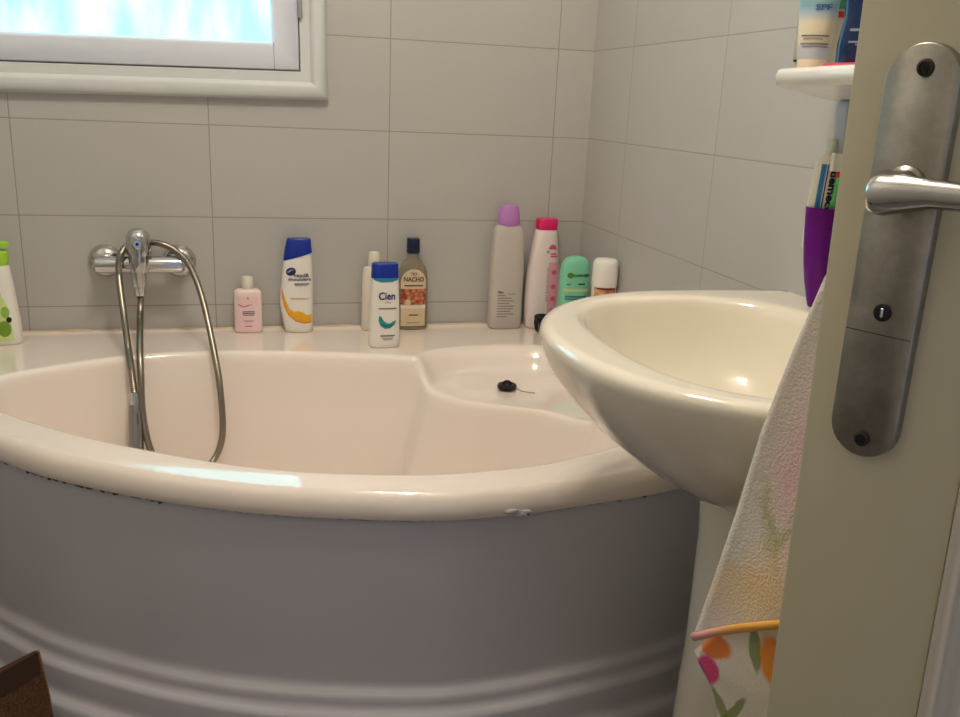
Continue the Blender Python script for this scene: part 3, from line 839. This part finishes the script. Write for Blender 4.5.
decal_poly('red_mark', b, t, rect(-.002, .006, .069, .077), mat('red_mark', (200, 50, 50), .5), .0008)
bm = bmesh.new(); box(bm, -.028, .028, -.045, .045, 0, .005, .0015, 2)
o = link('sachet', bm, mat('raspberry_packet', (214, 60, 92), .35, noise=.1))
tag(o, 'flat raspberry red packet lying on the wall shelf front', 'packet'); o.location = (-.085, -1.122, 1.1453); o.rotation_euler = (0, 0, radians(8))

for o in list(C.objects):
    if o.parent is None and o.get('category') == 'bottle' and 'group' not in o: o['group'] = 'toiletry bottles on the wall shelf'
# ------------------------------------------------------------------ tumbler, toothpaste, toothbrush
CUP = Vector((-.030, -1.011, .8298))
t = thing('tumbler', 'tapered purple plastic tumbler on the back of the washbasin', 'tumbler', CUP, 0)
bm = bmesh.new()
def cuploop(z, r): return r
pr = [(0, 0), (.0085, 0), (.010, .002), (.0125, .012), (.017, .035), (.0205, .06), (.0225, .085), (.0232, .11), (.0232, .138), (.0222, .138), (.0222, .11), (.0212, .085), (.019, .06), (.0155, .035), (.011, .015), (.008, .008), (0, .007)]
lathe(bm, pr, 36)
for v in bm.verts: v.co.y += .012*(v.co.z/.138)**1.3
link('tumbler_wall', bm, mat('purple_translucent_plastic', (120, 25, 150), .2, trans=.35, ior=1.2, coat=.2), t)

tp = thing('toothpaste_tube', 'white and blue toothpaste tube standing in the purple tumbler', 'toothpaste', CUP+Vector((-.006, .013, .080)), radians(-34))
tp.rotation_euler = (radians(-2), radians(2), radians(-34))
b = Bottle([(.0, .0155, .0015), (.005, .016, .002), (.03, .0175, .007), (.06, .0185, .011), (.09, .0180, .0135), (.118, .0165, .014), (.124, .013, .0125), (.127, .008, .008), (.131, .0065, .0065)], 2)
link('tube_body', b.mesh(), M['offwhite'], tp)
k = Bottle([(.129, .0078, .0078), (.131, .0085, .0085), (.148, .0080, .0080), (.150, .0065, .0065)], 2); link('tube_cap', k.mesh(), mat('pale_mint_plastic', (214, 222, 205), .35), tp)
decal_poly('blue_stripe', b, tp, rect(-.0085, -.002, .02, .116), mat('toothpaste_blue', (40, 120, 180), .35), .0006)
decal_poly('blue_stripe', b, tp, rect(-.0005, .0012, .02, .116), mat('toothpaste_deep_blue', (20, 60, 130), .35), .0006)
decal_text('label_text', b, tp, 'ademecum', .0088, .076, .0135, mat('navy_ink', (22, 24, 60), .5), rot=-pi/2, width=.080, bold=.0006)
tb = thing('toothbrush', 'green toothbrush in the purple tumbler beside the toothpaste', 'toothbrush', CUP+Vector((.002, .001, .012)), 0)
bm = bmesh.new(); tube(bm, catmull([Vector(p) for p in [(0, 0, 0), (.001, .004, .05), (.002, .002, .10), (.002, -.004, .14), (.002, -.006, .168)]], 6), [.004]*6+[.0045]*12+[.003]*7, 10)
link('brush_handle', bm, mat('bright_green_plastic', (90, 200, 110), .3), tb)
bm = bmesh.new(); tube(bm, [(.002, -.006, .168), (.002, -.007, .20)], .0045, 10)
link('brush_neck', bm, mat('red_plastic', (200, 60, 60), .3), tb)
bm = bmesh.new(); box(bm, -.012, .002, -.011, -.003, .176, .20, .001, 1)
link('brush_bristles', bm, M['white'], tb)

# ------------------------------------------------------------------ door
DA = radians(-64.7)
door = thing('door_1', 'cream painted door standing open at the right edge', 'door', (-.43, -1.575, 0), DA)
struct(door)
bm = bmesh.new()
W, H0, H1, D = .75, .008, 2.03, .04
def dbox(*a, **k): box(bm, *a, **k)
ST = .110
dbox(.004, ST, 0, D, H0, H1, bev=.0025, seg=2)
dbox(W-ST, W, 0, D, H0, H1, bev=.0025, seg=2)
dbox(ST-.001, W-ST+.001, .0006, D-.0006, H0, .18, bev=.001, seg=1); dbox(ST-.001, W-ST+.001, .0006, D-.0006, 1.92, H1, bev=.001, seg=1)
link('door_frame', bm, M['doorpaint'], door, angle=30)
bm = bmesh.new(); box(bm, ST-.002, W-ST+.002, .012, D-.012, .178, 1.922)
link('door_panel', bm, M['doorpink'], door, smooth=False)
bm = bmesh.new()
rows = []
for cx, cz, sx, sz in ((ST, .18, 1, 1), (W-ST, .18, -1, 1), (W-ST, 1.92, -1, -1), (ST, 1.92, 1, -1)):
    rows.append([bm.verts.new((cx+sx*d, y, cz+sz*d)) for d, y in [(0, .001), (.001, -.0025), (.005, -.004), (.010, -.002), (.013, .004), (.018, .006), (.024, .009), (.026, .0125)]])
for i in range(4):
    a, b_ = rows[i], rows[(i+1) % 4]
    for k in range(7): bm.faces.new((a[k], a[k+1], b_[k+1], b_[k]))
link('panel_moulding', bm, M['doorpink'], door, angle=50)
# the leaf hangs slightly out of plumb
for o in door.children:
    for v in o.data.vertices:
        x, z = v.co.x, v.co.z
        v.co.x = x-.0015-.0175*(z-.85); v.co.z = z+.0175*x
# handle plate, lever, screws
def plate_loop(hw, z0, z1, cx, y):
    pts = []
    for i in range(17):
        a = pi*i/16; pts.append((cx+hw*cos(a), y, z1-.0225+hw*sin(a)))
    for i in range(17):
        a = pi+pi*i/16; pts.append((cx+hw*cos(a), y, z0+.0225+hw*sin(a)))
    return pts
PCX = .0455
def handle(parent, side):
    s = -1 if side == 'out' else 1
    y0 = 0 if side == 'out' else D
    bm = bmesh.new()
    loft(bm, [plate_loop(hw, .873, 1.131, PCX, y0+s*y) for hw, y in [(.0225, 0), (.0225, .0045), (.0221, .0062), (.0212, .007)]])
    pl = link('handle_plate', bm, M['steel'], parent, angle=50)
    bm = bmesh.new()
    lathe(bm, [(0, 0), (.0125, 0), (.0125, .004), (.0105, .006), (.0100, .02), (.0105, .025), (0, .025)], 28, 'Y', (0, 0, 0))
    for v in bm.verts: v.co.y *= s
    for v in bm.verts: v.co += Vector((PCX+.002, y0+s*.007, 1.048))
    link('lever_neck', bm, M['steel'], pl)
    bm = bmesh.new()
    y = y0+s*.031
    path = [(PCX-.006, y, 1.044), (PCX-.0045, y, 1.044), (PCX+.001, y, 1.0442), (PCX+.014, y, 1.0455), (PCX+.03, y, 1.047), (PCX+.06, y+s*.001, 1.047), (PCX+.09, y-s*.002, 1.0475), (PCX+.112, y-s*.006, 1.048), (PCX+.118, y-s*.008, 1.048)]
    tube(bm, path, [.0095, .0118, .0126, .0108, .0084, .0076, .0074, .0072, .005], 22)
    link('door_lever', bm, M['chrome'] if side == 'out' else M['steel'], pl, angle=60)
    for z in (1.1165, .886):
        bm = bmesh.new(); lathe(bm, [(0, 0), (.0046, 0), (.0051, -.0005), (.0049, -.0018), (.0033, -.0024), (.003, -.0012), (0, -.001)], 24, 'Y')
        if s > 0:
            for v in bm.verts: v.co.y *= -1
        for v in bm.verts: v.co += Vector((PCX+.0015, y0+s*.0068, z))
        sw_ = link('plate_screw', bm, mat('dark_screw', (70, 64, 58), .4, metal=.8) if 'dark_screw' not in bpy.data.materials else bpy.data.materials['dark_screw'], pl)
        bm = bmesh.new()
        for a in (25, 115):
            c, q = cos(radians(a)), sin(radians(a)); r_ = .0026
            yy = y0+s*.0096
            vs = [bm.verts.new(Vector((PCX+.0015, 0, z))+Vector(w)) for w in [(c*r_-q*.0006, yy, q*r_+c*.0006), (-c*r_-q*.0006, yy, -q*r_+c*.0006), (-c*r_+q*.0006, yy, -q*r_-c*.0006), (c*r_+q*.0006, yy, q*r_-c*.0006)]]
            bm.faces.new(vs)
        link('screw_slot', bm, M['black'], pl, smooth=False)
    bm = bmesh.new()
    lathe(bm, [(0, 0), (.005, 0), (.0056, -.0006), (.0056, -.0015), (.0047, -.002), (0, -.0015)], 26, 'Y')
    if s > 0:
        for v in bm.verts: v.co.y *= -1
    for v in bm.verts: v.co += Vector((PCX+.001, y0+s*.0068, .970))
    link('privacy_lock', bm, M['black'], pl)
    bm = bmesh.new(); yy = y0+s*.0085; box(bm, PCX-.0001, PCX+.0019, yy-.0007, yy+.0007, .967, .973, .0004, 1)
    link('lock_slot', bm, M['chrome'], pl, smooth=False)
    bm = bmesh.new(); box(bm, PCX-.0209, PCX+.0209, y0+s*.007-.0001, y0+s*.007+.0002, .9555, .9562); 
    link('plate_line', bm, mat('plate_groove', (80, 74, 66), .6) if 'plate_groove' not in bpy.data.materials else bpy.data.materials['plate_groove'], pl, smooth=False)
    return pl
handle(door, 'out'); handle(door, 'in')

# ------------------------------------------------------------------ towel on the inner door handle
def towel_mat(name, base, spots, fade, terry=True):
    m, t, b = nt(name)
    b.inputs['Roughness'].default_value = .95
    b.inputs['Sheen Weight'].default_value = .3 if terry else .1
    tc = t.nodes.new('ShaderNodeTexCoord')
    nz = t.nodes.new('ShaderNodeTexNoise'); nz.inputs['Scale'].default_value = 38; nz.inputs['Detail'].default_value = 3
    t.links.new(tc.outputs['Object'], nz.inputs['Vector'])
    vm = t.nodes.new('ShaderNodeVectorMath'); vm.operation = 'SCALE'; vm.inputs['Scale'].default_value = .03 if terry else .012
    sb = t.nodes.new('ShaderNodeVectorMath'); sb.operation = 'SUBTRACT'; sb.inputs[1].default_value = (.5, .5, .5)
    t.links.new(nz.outputs['Color'], sb.inputs[0]); t.links.new(sb.outputs[0], vm.inputs[0])
    ad = t.nodes.new('ShaderNodeVectorMath'); ad.operation = 'ADD'
    t.links.new(tc.outputs['Object'], ad.inputs[0]); t.links.new(vm.outputs[0], ad.inputs[1])
    sx = t.nodes.new('ShaderNodeSeparateXYZ'); t.links.new(ad.outputs[0], sx.inputs[0])
    prev = None
    fine = t.nodes.new('ShaderNodeTexNoise'); fine.inputs['Scale'].default_value = 420; fine.inputs['Detail'].default_value = 2
    t.links.new(tc.outputs['Object'], fine.inputs['Vector'])
    mx0 = t.nodes.new('ShaderNodeMix'); mx0.data_type = 'RGBA'
    a = lin(base); mx0.inputs['A'].default_value = tuple(v*.86 for v in a)+(1,); mx0.inputs['B'].default_value = tuple(min(1, v*1.1) for v in a)+(1,)
    t.links.new(fine.outputs['Fac'], mx0.inputs['Factor']); prev = mx0.outputs['Result']
    for u, z, ru, rz, rot, c, st in spots:
        du = math_node(t, 'SUBTRACT', sx.outputs['X'], u); dz = math_node(t, 'SUBTRACT', sx.outputs['Z'], z)
        cr, sr = cos(rot), sin(rot)
        p1 = math_node(t, 'ADD', math_node(t, 'MULTIPLY', du, cr/ru), math_node(t, 'MULTIPLY', dz, sr/ru))
        p2 = math_node(t, 'ADD', math_node(t, 'MULTIPLY', du, -sr/rz), math_node(t, 'MULTIPLY', dz, cr/rz))
        d = math_node(t, 'SQRT', math_node(t, 'ADD', math_node(t, 'MULTIPLY', p1, p1), math_node(t, 'MULTIPLY', p2, p2)))
        mr = t.nodes.new('ShaderNodeMapRange'); mr.interpolation_type = 'SMOOTHSTEP'
        mr.inputs['From Min'].default_value = 1-fade; mr.inputs['From Max'].default_value = 1+fade*.4
        mr.inputs['To Min'].default_value = st; mr.inputs['To Max'].default_value = 0
        t.links.new(d, mr.inputs['Value'])
        mx = t.nodes.new('ShaderNodeMix'); mx.data_type = 'RGBA'; mx.inputs['B'].default_value = col(c)
        f = math_node(t, 'MULTIPLY', mr.outputs['Result'], math_node(t, 'ADD', math_node(t, 'MULTIPLY', fine.outputs['Fac'], .9 if terry else .2), .55 if terry else .9))
        fc = math_node(t, 'MINIMUM', f, 1.)
        t.links.new(fc, mx.inputs['Factor']); t.links.new(prev, mx.inputs['A']); prev = mx.outputs['Result']
    t.links.new(prev, b.inputs['Base Color'])
    bn = t.nodes.new('ShaderNodeTexNoise'); bn.inputs['Scale'].default_value = 430 if terry else 800; bn.inputs['Detail'].default_value = 2
    t.links.new(tc.outputs['Object'], bn.inputs['Vector'])
    bp = t.nodes.new('ShaderNodeBump'); bp.inputs['Strength'].default_value = .9 if terry else .3; bp.inputs['Distance'].default_value = .003
    t.links.new(bn.outputs['Fac'], bp.inputs['Height']); bp.inputs['Strength'].default_value = .35 if terry else .15; t.links.new(bp.outputs['Normal'], b.inputs['Normal'])
    return m
front_spots = [(-.045, .80, .040, .085, -.1, (228, 165, 178), .6), (-.02, .93, .03, .06, .2, (232, 190, 195), .5), (-.072, .742, .008, .045, .35, (165, 170, 90), .65), (-.058, .735, .007, .03, -.4, (165, 170, 90), .6), (-.092, .665, .05, .04, .3, (238, 205, 150), .7), (-.06, .69, .035, .04, 0, (240, 196, 130), .6), (-.115, .63, .03, .025, 0, (235, 205, 195), .5), (.03, .75, .05, .06, .3, (240, 200, 130), .6)]
back_spots = [(-.122, .586, .022, .014, .3, (240, 130, 40), .95), (-.127, .558, .014, .017, .2, (226, 60, 130), .95), (-.055, .610, .020, .026, .2, (244, 150, 45), .95), (-.078, .612, .006, .025, .3, (120, 140, 50), .8), (-.093, .53, .005, .03, -.5, (120, 140, 50), .8), (-.108, .525, .006, .022, .6, (140, 150, 60), .8), (-.075, .50, .022, .016, .1, (240, 140, 50), .95), (-.02, .52, .025, .03, .2, (226, 70, 130), .9), (-.06, .42, .03, .03, .2, (240, 150, 60), .9)]
tw = thing('hand_towel', 'white terry towel with pastel flowers hanging behind the open door', 'towel', (-.43, -1.575, 0), DA)
LZ = 1.058
left_edge = [(1.062, .030), (1.03, .006), (.971, -.052), (.90, -.073), (.826, -.092), (.74, -.108), (.654, -.126), (.593, -.140)]
left_edge = left_edge[::-1]
def towel_grid(edge_tab, right_u_top, right_u_bot, z_bot, y0, nfold, amp, NS=44, NT=60, hem=None, top=LZ):
    g = []
    for j in range(NT+1):
        tt = j/NT; row = []
        for i in range(NS+1):
            s = i/NS
            zb = z_bot(s)
            z = top+(zb-top)*tt
            ul = interp(edge_tab, z); ur = right_u_top+(right_u_bot-right_u_top)*min(1, tt*1.3)
            u = ul+(ur-ul)*s
            yy = y0+amp*(.25+.75*tt)*sin(s*nfold*2*pi+.6+.8*tt)*(.4+.6*s)+.012*tt*(1-s)
            yy -= (1-sstep(0, .12, tt))*(y0-.0850)
            row.append((u, yy, z))
        g.append(row)
    return g
def grid_bm(g, th=.004):
    bm = bmesh.new()
    V = [[bm.verts.new(p) for p in r] for r in g]
    for a, b_ in zip(V, V[1:]):
        for i in range(len(a)-1): bm.faces.new((a[i], a[i+1], b_[i+1], b_[i]))
    return bm
fg = towel_grid(left_edge, .125, .17, lambda s: .593+.30*s*(1-.55*s), .096, 2.0, .010)
bm = grid_bm(fg)
o = link('front_flap', bm, towel_mat('terry_flower_towel', (236, 228, 218), front_spots, .9), tw, angle=180)
md = o.modifiers.new('s', 'SOLIDIFY'); md.thickness = .004; md.offset = 0
# hem band along the lower edge of the front flap
bm = bmesh.new()
hem = [Vector(p) for p in fg[-1]]
tube(bm, [h+Vector((0, 0, -.001)) for h in hem], .0046, 10)
for v in bm.verts:
    pass
def hem_mat():
    m, t, b = nt('pink_to_orange_hem'); b.inputs['Roughness'].default_value = .8
    tc = t.nodes.new('ShaderNodeTexCoord'); sx = t.nodes.new('ShaderNodeSeparateXYZ'); t.links.new(tc.outputs['Object'], sx.inputs[0])
    mr = t.nodes.new('ShaderNodeMapRange'); mr.inputs['From Min'].default_value = -.13; mr.inputs['From Max'].default_value = -.09
    t.links.new(sx.outputs['X'], mr.inputs['Value'])
    mx = t.nodes.new('ShaderNodeMix'); mx.data_type = 'RGBA'; mx.inputs['A'].default_value = col((236, 170, 170)); mx.inputs['B'].default_value = col((240, 178, 80))
    t.links.new(mr.outputs[0], mx.inputs['Factor']); t.links.new(mx.outputs['Result'], b.inputs['Base Color']); return m
link('hem', bm, hem_mat(), tw, angle=180)
back_edge = [(.35, -.085), (.45, -.098), (.53, -.114), (.545, -.124), (.558, -.138), (.568, -.146), (.580, -.138), (.61, -.118), (.654, -.108), (.74, -.106), (.826, -.09), (.90, -.071), (.971, -.05), (1.03, .006), (1.062, .03)]
bgm = towel_grid(back_edge, .125, .17, lambda s: .36+.05*s, .114, 2.0, .009)
bm = grid_bm(bgm)
o = link('back_flap', bm, towel_mat('printed_flower_towel', (238, 230, 214), back_spots, .25, False), tw, angle=180)
md = o.modifiers.new('s', 'SOLIDIFY'); md.thickness = .004; md.offset = 0
# the loop over the lever
bm = bmesh.new()
g = []
for i in range(23):
    u = .030+.095*i/22
    row = []
    for k in range(13):
        a = pi*k/12
        row.append((u, .0835-.0135*cos(a)*1.0, 1.0505+.0135*sin(a)+.002*sin(i*.9)))
    g.append(row)
bm = grid_bm(g)
o = link('handle_fold', bm, bpy.data.materials['terry_flower_towel'], tw, angle=180)
md = o.modifiers.new('s', 'SOLIDIFY'); md.thickness = .004; md.offset = 0

# ------------------------------------------------------------------ brown cloth bin at the bottom left
def weave():
    m, t, b = nt('brown_woven_cloth'); b.inputs['Roughness'].default_value = .9
    tc = t.nodes.new('ShaderNodeTexCoord')
    n = t.nodes.new('ShaderNodeTexNoise'); n.inputs['Scale'].default_value = 260; n.inputs['Detail'].default_value = 4
    t.links.new(tc.outputs['Object'], n.inputs['Vector'])
    r = t.nodes.new('ShaderNodeValToRGB'); r.color_ramp.elements[0].color = col((66, 42, 28)); r.color_ramp.elements[1].color = col((112, 76, 50))
    r.color_ramp.elements[0].position = .3; r.color_ramp.elements[1].position = .7
    t.links.new(n.outputs['Fac'], r.inputs[0]); t.links.new(r.outputs[0], b.inputs['Base Color'])
    bp = t.nodes.new('ShaderNodeBump'); bp.inputs['Strength'].default_value = .3; bp.inputs['Distance'].default_value = .0015
    t.links.new(n.outputs['Fac'], bp.inputs['Height']); t.links.new(bp.outputs['Normal'], b.inputs['Normal'])
    return m
wv = weave()
bag = thing('cloth_bag', 'brown woven cloth bag with tan piping on the floor before the bathtub', 'bag', (-1.120, -.832, 0), radians(45))
def bag_half(z): return .004+.020*(1-(z/.29)**2.2)
bm = bmesh.new()
L = []
for i in range(19):
    z = .001+.284*i/18; h = bag_half(z); x0, x1 = -.30, .012*sin(pi*z/.29)
    lp = []
    n = 14
    for k in range(n+1): lp.append((x0+(x1-x0)*k/n, -h*(.15+.85*sin(pi*min(1, max(0, k/n))))**.5*.9-.0006, z))
    for k in range(n+1): lp.append((x1+(x0-x1)*k/n, h*(.15+.85*sin(pi*k/n))**.5*.9+.0006, z))
    L.append(lp)
loft(bm, L)
link('bag_body', bm, wv, bag, angle=60)
bm = bmesh.new()
tube(bm, [(.012*sin(pi*z/.29)+.0015, 0, z) for z in [.003+.282*i/20 for i in range(21)]], .0032, 8)
link('piping', bm, mat('tan_piping', (150, 112, 70), .8, noise=.1), bag)
bm = bmesh.new()
top = L[-2]
rows_ = []
for z in (.250, .262, .274, .2855):
    h = bag_half(min(z, .285))+.0012
    rows_.append([(-.30+.301*k/14, -h*(.15+.85*sin(pi*k/14))**.5*.9-.0012, z) for k in range(15)]+[(.001-.301*k/14, h*(.15+.85*sin(pi*k/14))**.5*.9+.0012, z) for k in range(15)])
loft(bm, rows_)
link('rim_band', bm, mat('dark_brown_band', (66, 44, 30), .9, noise=.15, nscale=120, bump=.3, bscale=300), bag, angle=60)

# ------------------------------------------------------------------ lights
def light(name, kind, loc, energy, color, size=.05, rot=None, sy=None):
    l = bpy.data.lights.new(name, kind); l.energy = energy; l.color = color
    if kind == 'AREA':
        l.size = size
        if sy: l.shape = 'RECTANGLE'; l.size_y = sy
    else: l.shadow_soft_size = size
    o = bpy.data.objects.new(name, l); C.objects.link(o); o.location = loc
    if rot: o.rotation_euler = rot
    return o
WARM = (1, .91, .78)
for i, (dx, dy) in enumerate([(-.09, 0), (.06, .07), (.05, -.08)]):
    light('ceiling_bulb', 'POINT', (-.68+dx, -1.08+dy, 2.2), 10.9, WARM, .03)
#light('window_daylight', 'AREA', ((WX0+WX1)/2, -.03, (WZ0+WZ1)/2), 5, (.68, .86, 1), .5, (radians(-90), 0, 0), .33)
w = bpy.data.worlds.new('World'); sc.world = w; w.use_nodes = True
w.node_tree.nodes['Background'].inputs[0].default_value = (.66, .76, 1, 1); w.node_tree.nodes['Background'].inputs[1].default_value = .5

# ------------------------------------------------------------------ camera
yaw, pitch, roll = 0.2598, 0.2787, 0.0449
fwd = Vector((sin(yaw)*cos(pitch), cos(yaw)*cos(pitch), -sin(pitch)))
right = Vector((cos(yaw), -sin(yaw), 0)); upv = right.cross(fwd)
r2 = cos(roll)*right+sin(roll)*upv; u2 = -sin(roll)*right+cos(roll)*upv
cam = bpy.data.cameras.new('camera'); cam.sensor_width = 36; cam.lens = 890.48/960*36; cam.clip_start = .02
co = bpy.data.objects.new('camera', cam); C.objects.link(co)
mw = Matrix((r2, u2, -fwd)).transposed().to_4x4(); mw.translation = Vector((-.8000, -2.0851, 1.0852))
co.matrix_world = mw
sc.camera = co
sc.view_settings.view_transform = 'Standard'; sc.view_settings.look = 'None'
sc.view_settings.exposure = 0; sc.view_settings.gamma = 1; sc.view_settings.use_curve_mapping = False
sc.cycles.use_denoising = True
sc.cycles.max_bounces = 10; sc.cycles.diffuse_bounces = 6; sc.cycles.transmission_bounces = 8
